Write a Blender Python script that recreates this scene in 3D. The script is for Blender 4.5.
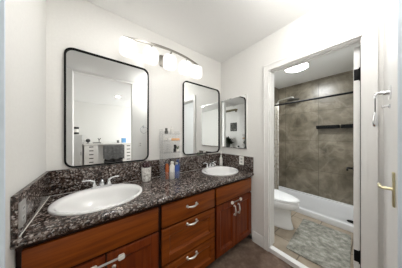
import bpy, bmesh, math, random
from mathutils import Vector, Matrix
random.seed(7)
C = bpy.context.scene.collection
for o in list(bpy.data.objects): bpy.data.objects.remove(o)
PI = math.pi

# ------------------------------------------------------------- camera, world, light, exposure
cam_data = bpy.data.cameras.new('camera')
cam_data.sensor_fit = 'HORIZONTAL'; cam_data.sensor_width = 36.0
cam_data.lens = 138.2/402*36.0
cam_data.shift_y = 2.6/402
cam_data.clip_start = 0.01
cam = bpy.data.objects.new('camera', cam_data); C.objects.link(cam)
cam.location = (-1.6, -1.545, 1.276)
cam.rotation_euler = (PI/2, 0, -math.radians(37.78))
bpy.context.scene.camera = cam

W = bpy.data.worlds.new('world'); bpy.context.scene.world = W
W.use_nodes = True
W.node_tree.nodes['Background'].inputs[0].default_value = (0.75, 0.85, 1.0, 1)
W.node_tree.nodes['Background'].inputs[1].default_value = 1.0

def area(name, loc, rot, sx, sy, power, col):
    l = bpy.data.lights.new(name, 'AREA'); l.shape = 'RECTANGLE'; l.size = sx; l.size_y = sy
    l.energy = power; l.color = col
    o = bpy.data.objects.new(name, l); C.objects.link(o); o.location = loc; o.rotation_euler = rot
    return o
# daylight through the bedroom window in the far right wall
area('window_daylight', (0.95, -3.30, 1.45), (0, PI/2, 0), 1.4, 1.9, 11.5, (1.0, 0.985, 0.96))
SHADE_EMIT = 0.24          # vanity glass shades
BATH_EMIT = 27.0
FILL_EMIT = 6.8          # added fill lamps on the vanity room ceiling, out of view          # bathroom flush lamp
vs = bpy.context.scene.view_settings
vs.view_transform = 'Standard'; vs.look = 'None'; vs.gamma = 1.0; vs.use_curve_mapping = False
vs.exposure = 2.18

# ------------------------------------------------------------- materials
def lin(r, g, b):
    f = lambda c: (c/255/12.92) if c/255 <= 0.04045 else ((c/255+0.055)/1.055)**2.4
    return (f(r), f(g), f(b), 1)
def new_mat(name):
    m = bpy.data.materials.new(name); m.use_nodes = True
    return m, m.node_tree, m.node_tree.nodes['Principled BSDF']
def mat(name, rgb, rough=0.5, metal=0.0, var=0.0, scale=20, bump=0.0, trans=0.0, coat=0.0, spec=None, alpha=None):
    m, nt, b = new_mat(name)
    c = lin(*rgb)
    b.inputs['Base Color'].default_value = c
    b.inputs['Roughness'].default_value = rough; b.inputs['Metallic'].default_value = metal
    if trans: b.inputs['Transmission Weight'].default_value = trans
    if coat: b.inputs['Coat Weight'].default_value = coat
    if spec is not None: b.inputs['Specular IOR Level'].default_value = spec
    if alpha is not None: b.inputs['Alpha'].default_value = alpha
    tc = nt.nodes.new('ShaderNodeTexCoord')
    n = nt.nodes.new('ShaderNodeTexNoise'); n.inputs['Scale'].default_value = scale; n.inputs['Detail'].default_value = 3
    nt.links.new(tc.outputs['Object'], n.inputs['Vector'])
    if var:
        r = nt.nodes.new('ShaderNodeValToRGB')
        r.color_ramp.elements[0].position = 0.3; r.color_ramp.elements[1].position = 0.7
        r.color_ramp.elements[0].color = tuple(x*(1-var) for x in c[:3])+(1,)
        r.color_ramp.elements[1].color = tuple(min(1, x*(1+var)) for x in c[:3])+(1,)
        nt.links.new(n.outputs['Fac'], r.inputs['Fac']); nt.links.new(r.outputs['Color'], b.inputs['Base Color'])
    if bump:
        bp = nt.nodes.new('ShaderNodeBump'); bp.inputs['Strength'].default_value = bump; bp.inputs['Distance'].default_value = 0.004
        nt.links.new(n.outputs['Fac'], bp.inputs['Height']); nt.links.new(bp.outputs['Normal'], b.inputs['Normal'])
    return m
def emit_mat(name, rgb, strength):
    m, nt, b = new_mat(name)
    b.inputs['Base Color'].default_value = (0.9, 0.9, 0.9, 1)
    b.inputs['Emission Color'].default_value = lin(*rgb); b.inputs['Emission Strength'].default_value = strength
    return m
def ramp(nt, stops):
    r = nt.nodes.new('ShaderNodeValToRGB'); e = r.color_ramp.elements
    e[0].position, e[0].color = stops[0][0], stops[0][1]
    e[1].position, e[1].color = stops[-1][0], stops[-1][1]
    for p, c in stops[1:-1]:
        x = e.new(p); x.color = c
    return r
def granite_mat():
    m, nt, b = new_mat('granite')
    tc = nt.nodes.new('ShaderNodeTexCoord')
    n1 = nt.nodes.new('ShaderNodeTexNoise'); n1.inputs['Scale'].default_value = 44; n1.inputs['Detail'].default_value = 4; n1.inputs['Roughness'].default_value = 0.7
    n2 = nt.nodes.new('ShaderNodeTexVoronoi'); n2.inputs['Scale'].default_value = 120
    n3 = nt.nodes.new('ShaderNodeTexNoise'); n3.inputs['Scale'].default_value = 9; n3.inputs['Detail'].default_value = 2
    for n in (n1, n2, n3): nt.links.new(tc.outputs['Object'], n.inputs['Vector'])
    r1 = ramp(nt, [(0.38, lin(13, 10, 9)), (0.46, lin(50, 37, 32)), (0.54, lin(104, 84, 74)), (0.61, lin(172, 162, 154)), (0.68, lin(236, 232, 228))])
    sep = nt.nodes.new('ShaderNodeSeparateColor'); nt.links.new(n2.outputs['Color'], sep.inputs[0])
    r2 = ramp(nt, [(0.0, lin(8, 7, 7)), (0.5, lin(48, 36, 31)), (0.75, lin(104, 86, 76)), (0.9, lin(200, 194, 189)), (1.0, lin(238, 235, 232))])
    nt.links.new(n1.outputs['Fac'], r1.inputs['Fac']); nt.links.new(sep.outputs[0], r2.inputs['Fac'])
    mx = nt.nodes.new('ShaderNodeMix'); mx.data_type = 'RGBA'; mx.inputs[0].default_value = 0.5
    nt.links.new(r1.outputs['Color'], mx.inputs[6]); nt.links.new(r2.outputs['Color'], mx.inputs[7])
    r3 = ramp(nt, [(0.35, (0.66, 0.63, 0.62, 1)), (0.6, (1, 1, 1, 1))])
    nt.links.new(n3.outputs['Fac'], r3.inputs['Fac'])
    mu = nt.nodes.new('ShaderNodeMix'); mu.data_type = 'RGBA'; mu.blend_type = 'MULTIPLY'; mu.inputs[0].default_value = 1
    nt.links.new(mx.outputs[2], mu.inputs[6]); nt.links.new(r3.outputs['Color'], mu.inputs[7])
    nt.links.new(mu.outputs[2], b.inputs['Base Color'])
    b.inputs['Roughness'].default_value = 0.16
    return m
def wood_mat(name, dark, mid, light, axis=2):
    m, nt, b = new_mat(name)
    tc = nt.nodes.new('ShaderNodeTexCoord'); mp = nt.nodes.new('ShaderNodeMapping')
    s = [26, 26, 26]; s[axis] = 1.6
    mp.inputs['Scale'].default_value = s
    n = nt.nodes.new('ShaderNodeTexNoise'); n.inputs['Scale'].default_value = 1.6; n.inputs['Detail'].default_value = 5; n.inputs['Distortion'].default_value = 0.6
    nt.links.new(tc.outputs['Object'], mp.inputs['Vector']); nt.links.new(mp.outputs['Vector'], n.inputs['Vector'])
    r = ramp(nt, [(0.28, lin(*dark)), (0.5, lin(*mid)), (0.75, lin(*light))])
    nt.links.new(n.outputs['Fac'], r.inputs['Fac']); nt.links.new(r.outputs['Color'], b.inputs['Base Color'])
    b.inputs['Roughness'].default_value = 0.36; b.inputs['Specular IOR Level'].default_value = 0.28
    return m
def tile_mat(name, ax, dark, mid, light, mortar, w, h, off=(0, 0), rough=0.35, scale=3.4, vein=True, msize=0.003):
    m, nt, b = new_mat(name)
    g = nt.nodes.new('ShaderNodeNewGeometry'); sp = nt.nodes.new('ShaderNodeSeparateXYZ'); cb = nt.nodes.new('ShaderNodeCombineXYZ')
    nt.links.new(g.outputs['Position'], sp.inputs[0])
    for k in range(2):
        a = nt.nodes.new('ShaderNodeMath'); a.operation = 'ADD'; a.inputs[1].default_value = off[k]
        nt.links.new(sp.outputs[ax[k]], a.inputs[0]); nt.links.new(a.outputs[0], cb.inputs[k])
    br = nt.nodes.new('ShaderNodeTexBrick'); br.offset = 0.0
    br.inputs['Scale'].default_value = 1; br.inputs['Mortar Size'].default_value = msize; br.inputs['Mortar Smooth'].default_value = 0.2
    br.inputs['Brick Width'].default_value = w; br.inputs['Row Height'].default_value = h
    br.inputs['Color1'].default_value = (1, 1, 1, 1); br.inputs['Color2'].default_value = (0.86, 0.86, 0.86, 1); br.inputs['Mortar'].default_value = (0, 0, 0, 1)
    nt.links.new(cb.outputs[0], br.inputs['Vector'])
    n = nt.nodes.new('ShaderNodeTexNoise'); n.inputs['Scale'].default_value = scale; n.inputs['Detail'].default_value = 7; n.inputs['Roughness'].default_value = 0.62; n.inputs['Distortion'].default_value = 0.35
    nt.links.new(g.outputs['Position'], n.inputs['Vector'])
    r = ramp(nt, [(0.3, lin(*dark)), (0.5, lin(*mid)), (0.7, lin(*light))])
    nt.links.new(n.outputs['Fac'], r.inputs['Fac'])
    src = r.outputs['Color']
    if vein:
        v = nt.nodes.new('ShaderNodeTexNoise'); v.inputs['Scale'].default_value = 1.5; v.inputs['Detail'].default_value = 5; v.inputs['Distortion'].default_value = 0.7
        nt.links.new(g.outputs['Position'], v.inputs['Vector'])
        rv = ramp(nt, [(0.47, (0, 0, 0, 1)), (0.5, (0.2, 0.2, 0.2, 1)), (0.53, (0, 0, 0, 1))])
        nt.links.new(v.outputs['Fac'], rv.inputs['Fac'])
        mv = nt.nodes.new('ShaderNodeMix'); mv.data_type = 'RGBA'; mv.inputs[7].default_value = lin(*[min(255, c+28) for c in light])
        nt.links.new(rv.outputs['Color'], mv.inputs[0]); nt.links.new(src, mv.inputs[6]); src = mv.outputs[2]
    mu = nt.nodes.new('ShaderNodeMix'); mu.data_type = 'RGBA'; mu.blend_type = 'MULTIPLY'; mu.inputs[0].default_value = 1
    nt.links.new(src, mu.inputs[6]); nt.links.new(br.outputs['Color'], mu.inputs[7])
    mm = nt.nodes.new('ShaderNodeMix'); mm.data_type = 'RGBA'; mm.inputs[7].default_value = lin(*mortar)
    nt.links.new(br.outputs['Fac'], mm.inputs[0]); nt.links.new(mu.outputs[2], mm.inputs[6])
    nt.links.new(mm.outputs[2], b.inputs['Base Color']); b.inputs['Roughness'].default_value = rough
    return m
def speckle_mat(name, stops, scale, rough=0.9, bump=0.3, detail=6):
    m, nt, b = new_mat(name)
    tc = nt.nodes.new('ShaderNodeTexCoord'); n = nt.nodes.new('ShaderNodeTexNoise')
    n.inputs['Scale'].default_value = scale; n.inputs['Detail'].default_value = detail; n.inputs['Roughness'].default_value = 0.65
    nt.links.new(tc.outputs['Object'], n.inputs['Vector'])
    r = ramp(nt, [(p, lin(*c)) for p, c in stops]); nt.links.new(n.outputs['Fac'], r.inputs['Fac'])
    nt.links.new(r.outputs['Color'], b.inputs['Base Color']); b.inputs['Roughness'].default_value = rough
    bp = nt.nodes.new('ShaderNodeBump'); bp.inputs['Strength'].default_value = bump; bp.inputs['Distance'].default_value = 0.005
    nt.links.new(n.outputs['Fac'], bp.inputs['Height']); nt.links.new(bp.outputs['Normal'], b.inputs['Normal'])
    return m

M = {}
M['wall'] = mat('wall_paint', (237, 236, 232), 0.75, var=0.015, scale=60, bump=0.12)
M['ceiling'] = mat('ceiling_paint', (248, 248, 246), 0.85, var=0.01, scale=90, bump=0.2)
M['trim'] = mat('trim_paint', (242, 241, 238), 0.35, var=0.01, scale=8)
M['edge'] = mat('daylight_blue_tint', (230, 241, 252), 0.45, var=0.01, scale=8)  # cool daylight on the wall end and door edge, put into the colour
M['carpet'] = speckle_mat('brown_floor', [(0.3, (88, 70, 58)), (0.5, (114, 94, 80)), (0.7, (140, 120, 104))], 14, 0.85, 0.25, 8)
M['walltile'] = tile_mat('stone_wall_tile', (1, 2), (82, 75, 61), (122, 113, 96), (156, 147, 129), (88, 82, 68), 0.61, 0.61, (0.79+0.61*3, 0.03), 0.3)
M['walltile_y'] = tile_mat('stone_wall_tile_side', (0, 2), (82, 75, 61), (122, 113, 96), (156, 147, 129), (88, 82, 68), 0.61, 0.61, (0, 0.03), 0.3)
M['floortile'] = tile_mat('beige_floor_tile', (0, 1), (136, 123, 105), (161, 147, 128), (180, 166, 147), (106, 95, 82), 0.33, 0.33, (0.05, 3.0), 0.3, 3.0, False, 0.006)
M['granite'] = granite_mat()
M['wood'] = wood_mat('cherry_wood', (92, 34, 8), (116, 48, 11), (132, 60, 15), 2)
M['wood_h'] = wood_mat('cherry_wood_horizontal', (104, 46, 9), (132, 64, 14), (148, 78, 20), 0)
M['wood_shaded'] = wood_mat('shaded_cherry_frame', (24, 9, 5), (34, 13, 6), (44, 18, 8), 2)  # cherry darkened so the frame carries the shade between the fronts
M['porcelain'] = mat('porcelain', (244, 244, 243), 0.12, var=0.004, scale=4, coat=0.4)
M['tub'] = mat('tub_acrylic', (226, 226, 226), 0.25, var=0.006, scale=5)
M['chrome'] = mat('chrome', (225, 226, 228), 0.12, 1.0, var=0.02, scale=12)
M['nickel'] = mat('brushed_nickel', (150, 147, 140), 0.35, 1.0, var=0.05, scale=60)
M['satin'] = mat('satin_silver', (236, 235, 231), 0.32, 1.0, var=0.02, scale=30)
M['brass'] = mat('satin_brass', (222, 214, 178), 0.35, 1.0, var=0.04, scale=40)
M['black'] = mat('black_metal', (11, 11, 11), 0.6, 0.0, spec=0.2, var=0.1, scale=30)
M['mirrorframe'] = mat('matte_black_frame', (10, 10, 10), 0.7, 0.0, spec=0.15)
M['blackplastic'] = mat('black_plastic', (22, 22, 24), 0.45, var=0.1, scale=25)
M['mirror'] = mat('mirror_silver', (238, 240, 240), 0.0, 1.0)
M['whiteplastic'] = mat('white_plastic', (238, 236, 230), 0.35, var=0.01, scale=10)
M['shade'] = emit_mat('lit_frosted_glass', (255, 251, 246), SHADE_EMIT)
M['bathlamp'] = emit_mat('lit_lamp_dome', (246, 251, 255), BATH_EMIT)
M['fill_lamp'] = emit_mat('lit_fill_globe', (255, 253, 251), FILL_EMIT)
M['fill_lamp_dim'] = emit_mat('lit_fill_dome', (255, 253, 251), FILL_EMIT*0.85)
M['bedlamp'] = emit_mat('lit_ceiling_spot', (255, 246, 230), 30)
M['winglass'] = emit_mat('bright_window_pane', (228, 238, 250), 0.5)
M['mat'] = speckle_mat('bath_mat_pile', [(0.34, (108, 107, 99)), (0.46, (136, 135, 125)), (0.54, (152, 150, 140)), (0.66, (178, 176, 167))], 20, 0.95, 0.5)
M['curtain'] = speckle_mat('curtain_cloth', [(0.42, (246, 243, 236)), (0.56, (236, 230, 218)), (0.66, (180, 168, 146))], 26, 0.85, 0.05)
M['blanket'] = speckle_mat('grey_blanket', [(0.3, (78, 78, 78)), (0.52, (92, 92, 92)), (0.75, (128, 128, 126))], 16, 0.95, 0.3)
M['leaf'] = mat('dark_leaf', (36, 46, 30), 0.5, var=0.3, scale=30)
M['olive'] = mat('olive_wood', (104, 98, 70), 0.55, var=0.1, scale=14)
M['grey'] = mat('pale_grey_laminate', (196, 196, 194), 0.5, var=0.02, scale=10)
M['white'] = mat('white_laminate', (236, 234, 230), 0.45, var=0.01, scale=10)
M['slot'] = mat('dark_slot', (40, 40, 40), 0.6, var=0.1, scale=20)
M['blue'] = mat('blue_box_card', (110, 165, 215), 0.5, var=0.03, scale=20)
M['amber'] = mat('amber_bottle', (176, 92, 48), 0.25, var=0.08, scale=30)
M['bluebottle'] = mat('blue_bottle', (62, 92, 168), 0.3, var=0.08, scale=30)
M['navy'] = mat('navy_bottle', (44, 68, 128), 0.3, var=0.08, scale=30)
M['orange'] = mat('peach_box', (232, 178, 124), 0.5, var=0.05, scale=30)
M['greyitem'] = mat('dark_grey_plastic', (92, 92, 88), 0.4, var=0.08, scale=30)
M['green'] = mat('grey_green_leaf', (112, 122, 104), 0.6, var=0.15, scale=40)
M['cup'] = speckle_mat('filigree_ceramic', [(0.42, (238, 236, 232)), (0.55, (214, 210, 206)), (0.62, (150, 144, 140))], 60, 0.4, 0.2)
M['cloth'] = speckle_mat('dark_floral_cloth', [(0.45, (30, 16, 16)), (0.58, (70, 38, 40)), (0.68, (214, 196, 200))], 46, 0.8, 0.3)
def acrylic():
    m, nt, b = new_mat('clear_acrylic')
    out = nt.nodes['Material Output']
    tr = nt.nodes.new('ShaderNodeBsdfTransparent'); tr.inputs[0].default_value = (0.996, 0.997, 0.998, 1)
    gl = nt.nodes.new('ShaderNodeBsdfGlossy'); gl.inputs['Roughness'].default_value = 0.08
    df = nt.nodes.new('ShaderNodeBsdfDiffuse'); df.inputs[0].default_value = (0.75, 0.75, 0.75, 1)
    a = nt.nodes.new('ShaderNodeMixShader'); a.inputs[0].default_value = 0.05
    c = nt.nodes.new('ShaderNodeMixShader'); c.inputs[0].default_value = 0.07
    nt.links.new(tr.outputs[0], a.inputs[1]); nt.links.new(gl.outputs[0], a.inputs[2])
    nt.links.new(a.outputs[0], c.inputs[1]); nt.links.new(df.outputs[0], c.inputs[2])
    nt.links.new(c.outputs[0], out.inputs['Surface'])
    return m
M['acrylic'] = acrylic()

# ------------------------------------------------------------- mesh helpers
def box(bm, x0, x1, y0, y1, z0, z1, bev=0.0, seg=2):
    t = bmesh.new()
    bmesh.ops.create_cube(t, size=1.0)
    for v in t.verts:
        v.co = Vector(((x0+x1)/2+v.co.x*(x1-x0), (y0+y1)/2+v.co.y*(y1-y0), (z0+z1)/2+v.co.z*(z1-z0)))
    if bev > 0:
        bmesh.ops.bevel(t, geom=list(t.edges), offset=bev, segments=seg, affect='EDGES', profile=0.5)
    merge(bm, t)
def merge(bm, t, mtx=None):
    if mtx is not None: bmesh.ops.transform(t, matrix=mtx, verts=t.verts)
    me = bpy.data.meshes.new('tmp'); t.to_mesh(me); t.free(); bm.from_mesh(me); bpy.data.meshes.remove(me)
def lathe(bm, prof, cx=0, cy=0, cz=0, seg=24, sx=1, sy=1, mtx=None, caps=True):
    t = bmesh.new(); rings = []
    for r, z in prof:
        rings.append([t.verts.new((cx+r*sx*math.cos(2*PI*k/seg), cy+r*sy*math.sin(2*PI*k/seg), cz+z)) for k in range(seg)])
    for a, b in zip(rings, rings[1:]):
        for k in range(seg): t.faces.new((a[k], a[(k+1) % seg], b[(k+1) % seg], b[k]))
    if caps:
        t.faces.new(list(reversed(rings[0]))); t.faces.new(rings[-1])
    bmesh.ops.recalc_face_normals(t, faces=t.faces)
    merge(bm, t, mtx)
def rings_mesh(bm, rings, cap0=True, cap1=True):
    t = bmesh.new(); R = [[t.verts.new(p) for p in r] for r in rings]; n = len(R[0])
    for a, b in zip(R, R[1:]):
        for k in range(n): t.faces.new((a[k], a[(k+1) % n], b[(k+1) % n], b[k]))
    if cap0: t.faces.new(list(reversed(R[0])))
    if cap1: t.faces.new(R[-1])
    bmesh.ops.recalc_face_normals(t, faces=t.faces)
    merge(bm, t)
def tube(bm, pts, r, seg=10, radii=None, closed=False):
    pts = [Vector(p) for p in pts]; n = len(pts); rings = []
    up = Vector((0.31, 0.2, 0.93)).normalized()
    for i, p in enumerate(pts):
        if closed: d = (pts[(i+1) % n]-pts[i-1])
        else: d = pts[min(i+1, n-1)]-pts[max(i-1, 0)]
        d.normalize()
        a = up - d*up.dot(d)
        if a.length < 1e-3: a = Vector((1, 0, 0)) - d*d.x
        a.normalize(); b = d.cross(a); up = a
        rr = radii[i] if radii else r
        rings.append([p+a*rr*math.cos(2*PI*k/seg)+b*rr*math.sin(2*PI*k/seg) for k in range(seg)])
    if closed:
        rings.append(rings[0]); rings_mesh(bm, rings, False, False)
    else: rings_mesh(bm, rings)
def prism(bm, poly, axis, a0, a1):
    """extrude a 2-D outline along axis 'x','y' or 'z'"""
    def P(u, v, w): return {'x': (w, u, v), 'y': (u, w, v), 'z': (u, v, w)}[axis]
    rings_mesh(bm, [[P(u, v, a0) for u, v in poly], [P(u, v, a1) for u, v in poly]])
def round_rect(x0, x1, z0, z1, r, n=7):
    pts = []
    for cx, cz, a in ((x1-r, z1-r, 0), (x0+r, z1-r, PI/2), (x0+r, z0+r, PI), (x1-r, z0+r, 1.5*PI)):
        for k in range(n+1): pts.append((cx+r*math.cos(a+PI/2*k/n), cz+r*math.sin(a+PI/2*k/n)))
    return pts
def obj(name, bm, m, parent=None, smooth=None, label=None):
    me = bpy.data.meshes.new(name); bm.to_mesh(me); bm.free()
    me.materials.append(M[m] if isinstance(m, str) else m)
    o = bpy.data.objects.new(name, me); C.objects.link(o)
    if parent: o.parent = parent
    if smooth:
        me.polygons.foreach_set('use_smooth', [True]*len(me.polygons))
        try: me.set_sharp_from_angle(angle=math.radians(smooth))
        except Exception: pass
    if label: o['label'] = label
    return o
def tag(o, label, cat, group=None):
    o['label'] = label; o['category'] = cat
    if group: o['group'] = group
    return o
def thing(name, label, cat, loc=(0, 0, 0), rz=0, group=None):
    o = bpy.data.objects.new(name, None); C.objects.link(o); o.location = loc; o.rotation_euler = (0, 0, rz)
    o.empty_display_size = 0.05
    return tag(o, label, cat, group)
def struct(name, bm, m, parent=None, smooth=None):
    o = obj(name, bm, m, parent, smooth)
    if not parent: o['kind'] = 'structure'
    return o
def dup(root, loc, rz=None, label=None):
    r = root.copy(); C.objects.link(r); r.location = loc
    if rz is not None: r.rotation_euler = (0, 0, rz)
    if label: r['label'] = label
    for ch in list(root.children):
        c = ch.copy(); C.objects.link(c); c.parent = r
        for g in ch.children:
            d = g.copy(); C.objects.link(d); d.parent = c
    return r
def B(): return bmesh.new()
def sbox(name, m, *a, **k):
    b = B(); box(b, *a, **k); return struct(name, b, m)

# ------------------------------------------------------------- the setting
XL = -1.886; CE = 2.447; F0 = -0.045
BW = -4.6                      # far bedroom wall
b = B(); box(b, -2.75, -0.0, -4.75, 0.12, F0-0.1, F0); box(b, 0.0, 1.1, -4.75, -1.60, F0-0.1, F0)
struct('floor', b, 'carpet')
sbox('floor_bathroom', 'floortile', 0.0, 2.15, -1.598, 0.12, F0-0.1, 0.0)
sbox('ceiling', 'ceiling', -2.75, 2.15, -4.75, 0.12, CE, CE+0.1)
# vanity wall, continued behind the bathroom wall line
sbox('wall_back', 'wall', -2.75, 0.0, 0.0, 0.12, F0, CE)
# left stub wall with a thin end cap coloured blue in place of daylight
sbox('wall_left', 'wall', XL-0.115, XL, -0.612, 0.0, F0, CE)
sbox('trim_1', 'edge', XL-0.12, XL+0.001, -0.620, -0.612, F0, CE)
# right wall with the bathroom opening
OY0, OY1, OZ = -1.462, -0.770, 2.03
b = B()
box(b, 0.0, 0.1, OY1+0.005, 0.0, F0, CE); box(b, 0.0, 0.1, -1.87, OY0-0.005, F0, CE); box(b, 0.0, 0.1, OY0-0.005, OY1+0.005, OZ+0.005, CE)
struct('wall_right', b, 'wall')
# casing and jamb of the bathroom door, one painted frame with a stepped profile
b = B()
def ushape(d0, d1, x0, x1, top0, top1):
    prism(b, [(OY1+d1, F0), (OY1+d1, OZ+top1), (OY0-d1-0.018, OZ+top1), (OY0-d1-0.018, F0), (OY0-d0, F0), (OY0-d0, OZ+top0), (OY1+d0, OZ+top0), (OY1+d0, F0)], 'x', x0, x1)
ushape(0.004, 0.060, -0.018, -0.0003, 0.004, 0.078)
ushape(0.048, 0.0595, -0.023, -0.0178, 0.062, 0.0775)
ushape(0.0045, 0.010, -0.0205, -0.0178, 0.0045, 0.011)
box(b, 0.0, 0.11, OY1-0.003, OY1+0.006, 0.0, OZ+0.005); box(b, 0.0, 0.11, OY0-0.006, OY0+0.003, 0.0, OZ+0.005)
box(b, 0.0, 0.11, OY0, OY1, OZ-0.004, OZ+0.006)
box(b, 0.04, 0.07, OY1-0.004, OY1-0.003, 0.0, OZ-0.004); box(b, 0.04, 0.07, OY0, OY1, OZ-0.017, OZ-0.004)
struct('trim_2', b, 'trim', smooth=30)
# white threshold strip
sbox('trim_3', 'trim', -0.012, 0.05, OY0, OY1, F0, 0.004, bev=0.003)
# baseboard between vanity and casing
b = B(); prism(b, [(0, F0), (-0.016, F0), (-0.016, 0.045), (-0.012, 0.058), (-0.010, 0.075), (-0.004, 0.082), (0, 0.083)], 'y', -0.712, -0.56)
o = struct('baseboard_right', b, 'trim', smooth=30)
# closet wall behind the right-hand door, and a shallow header across the bedroom opening
b = B(); box(b, -0.945, 0.0, -1.87, -1.75, F0, CE); struct('wall_closet', b, 'wall')
sbox('trim_4', 'trim', -2.64, -0.945, -1.87, -1.75, CE-0.03, CE)
sbox('trim_5', 'trim', XL-0.09, XL, -1.87, -1.64, F0, CE-0.03)
# bedroom shell
sbox('wall_far', 'wall', -2.75, 1.1, BW-0.12, BW, F0, CE)
sbox('wall_bedroom_left', 'wall', -2.77, -2.65, BW, 0.0, F0, CE)
WY0, WY1, WZ0, WZ1 = -4.32, -2.28, 0.70, 2.16
b = B(); box(b, 1.0, 1.12, BW, WY0, F0, CE); box(b, 1.0, 1.12, WY1, -1.87, F0, CE); box(b, 1.0, 1.12, WY0, WY1, F0, WZ0); box(b, 1.0, 1.12, WY0, WY1, WZ1, CE)
struct('wall_bedroom_right', b, 'wall')
b = B(); prism(b, [(0.1, -1.87), (1.12, -1.87), (1.12, -1.60), (0.1, -1.60)], 'z', F0, CE); struct('wall_partition', b, 'wall')
b = B()
for (y0, y1, z0, z1) in ((WY0, WY0+0.06, WZ0, WZ1), (WY1-0.06, WY1, WZ0, WZ1), (WY0+0.06, WY1-0.06, WZ0, WZ0+0.06), (WY0+0.06, WY1-0.06, WZ1-0.06, WZ1), (-3.325, -3.275, WZ0+0.06, WZ1-0.06)):
    box(b, 1.01, 1.09, y0, y1, z0, z1)
w = struct('window_1', b, 'trim')
b = B(); box(b, 1.072, 1.08, WY0+0.06, WY1-0.06, WZ0+0.06, WZ1-0.06); obj('pane', b, 'winglass', w)
# bathroom shell: tiled shower walls at the far end, painted walls nearer
BX = 2.0; BYL = -0.03; BYR = -1.50
sbox('wall_bathroom_far', 'walltile', BX, BX+0.12, BYR-0.1, 0.12, F0, CE)
sbox('wall_shower_left', 'walltile_y', 1.10, BX, BYL, 0.12, 0.0, CE)
sbox('wall_shower_right', 'walltile_y', 1.10, BX, BYR-0.098, BYR, 0.0, CE)
sbox('wall_bathroom_left', 'wall', 0.1, 1.10, BYL, 0.12, 0.0, CE)
sbox('wall_bathroom_right', 'wall', 0.1, 1.10, BYR-0.098, BYR, 0.0, CE)

# bathroom door, standing open into the bathroom, seen edge-on
d1 = bpy.data.objects.new('door_1', None); C.objects.link(d1); d1['kind'] = 'structure'
d1.location = (0.112, -1.449, 0); d1.rotation_euler = (0, 0, math.radians(4.2))
b = B(); box(b, 0.0, 0.64, 0.0, 0.035, 0.012, 2.015, 0.002)
for z0, z1 in ((0.15, 0.9), (1.05, 1.88)):
    prism(b, [(0.1, z0), (0.54, z0), (0.54, z1), (0.1, z1)], 'y', 0.035, 0.0365)
obj('leaf', b, 'trim', d1)
b = B(); box(b, -0.006, 0.002, -0.0095, -0.001, 0.012, 2.015); obj('gap_shade_strip', b, 'blackplastic', d1)  # added dark strip standing in for the shaded hinge-side gap
for z in (1.785, 0.295):
    b = B(); box(b, -0.004, 0.0, 0.003, 0.034, z-0.046, z+0.046, 0.001)
    tube(b, [(-0.006, 0.0, z-0.052), (-0.006, 0.0, z+0.052)], 0.007, 10)
    box(b, -0.03, -0.002, -0.006, -0.0025, z-0.05, z+0.05)
    obj('hinge', b, 'black', d1, 40)
b = B(); lathe(b, [(0.027, 0), (0.027, 0.006), (0.011, 0.008), (0.011, 0.05)], mtx=Matrix.Translation((0.58, 0.035, 0.92)) @ Matrix.Rotation(-PI/2, 4, 'X'))
tube(b, [(0.58, 0.083, 0.92), (0.55, 0.086, 0.92), (0.46, 0.083, 0.915)], 0.009)
obj('door_handle', b, 'black', d1, 40)

# closet door on the far right, almost edge-on, with brass lever
d2 = bpy.data.objects.new('door_2', None); C.objects.link(d2); d2['kind'] = 'structure'
A0 = Vector((-0.004, -1.563)); A1 = Vector((-0.48, -1.597)); ang = math.atan2(A1.y-A0.y, A1.x-A0.x)
d2.location = (A0.x, A0.y, 0); d2.rotation_euler = (0, 0, ang)          # local +x runs along the leaf, local -y faces the vanity
LEN = (A1-A0).length
b = B(); box(b, 0.0, LEN, 0.0, 0.036, F0+0.01, 2.40, 0.0015); obj('leaf', b, 'trim', d2)
b = B(); box(b, LEN-0.001, LEN+0.0012, 0.0005, 0.0355, F0+0.012, 2.398); obj('edge_strip', b, 'edge', d2)  # leaf edge coloured blue to stand in for daylight
b = B(); box(b, 0.398, 0.428, -0.008, 0.0, 0.925, 1.098, 0.004, 3); obj('door_plate', b, 'brass', d2, 40)
b = B(); tube(b, [(0.413, -0.006, 1.012), (0.413, -0.038, 1.012), (0.405, -0.044, 1.012), (0.37, -0.044, 1.012), (0.33, -0.042, 1.010)], 0.0075, 10)
obj('door_handle', b, 'brass', d2, 40)

# ------------------------------------------------------------- vanity cabinet
YF = -0.545                   # plane of door and drawer faces
vz = thing('vanity_cabinet', 'long cherry wood bathroom vanity cabinet under the granite countertop', 'cabinet', (0, 0, F0))
def vobj(name, bm, m, parent=None, smooth=30):
    """geometry written in world coordinates, parented to the vanity"""
    bmesh.ops.translate(bm, verts=bm.verts, vec=(0, 0, -F0))
    return obj(name, bm, m, parent or vz, smooth)
X0, X1 = XL+0.003, -0.003
b = B(); box(b, X0, X1, YF+0.020, -0.004, 0.035, 0.60); box(b, X0, X1, YF+0.020, YF+0.045, 0.60, 0.777)
box(b, X0, X0+0.02, YF+0.045, -0.004, 0.60, 0.777); box(b, X1-0.02, X1, YF+0.045, -0.004, 0.60, 0.777)
vobj('carcass', b, 'wood_shaded')
b = B(); box(b, X0, X1, YF+0.075, YF+0.09, F0, 0.035); box(b, X0, X0+0.02, YF+0.09, -0.004, F0, 0.035); box(b, X1-0.02, X1, YF+0.09, -0.004, F0, 0.035); vobj('toe_kick', b, 'wood_shaded')
b = B(); box(b, X0, X1, YF+0.012, YF+0.0199, 0.758, 0.777); vobj('top_rail', b, 'wood_shaded')
def slab(x0, x1, z0, z1):
    b = B(); box(b, x0, x1, YF, YF+0.0195, z0, z1, 0.004, 2); return b
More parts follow.
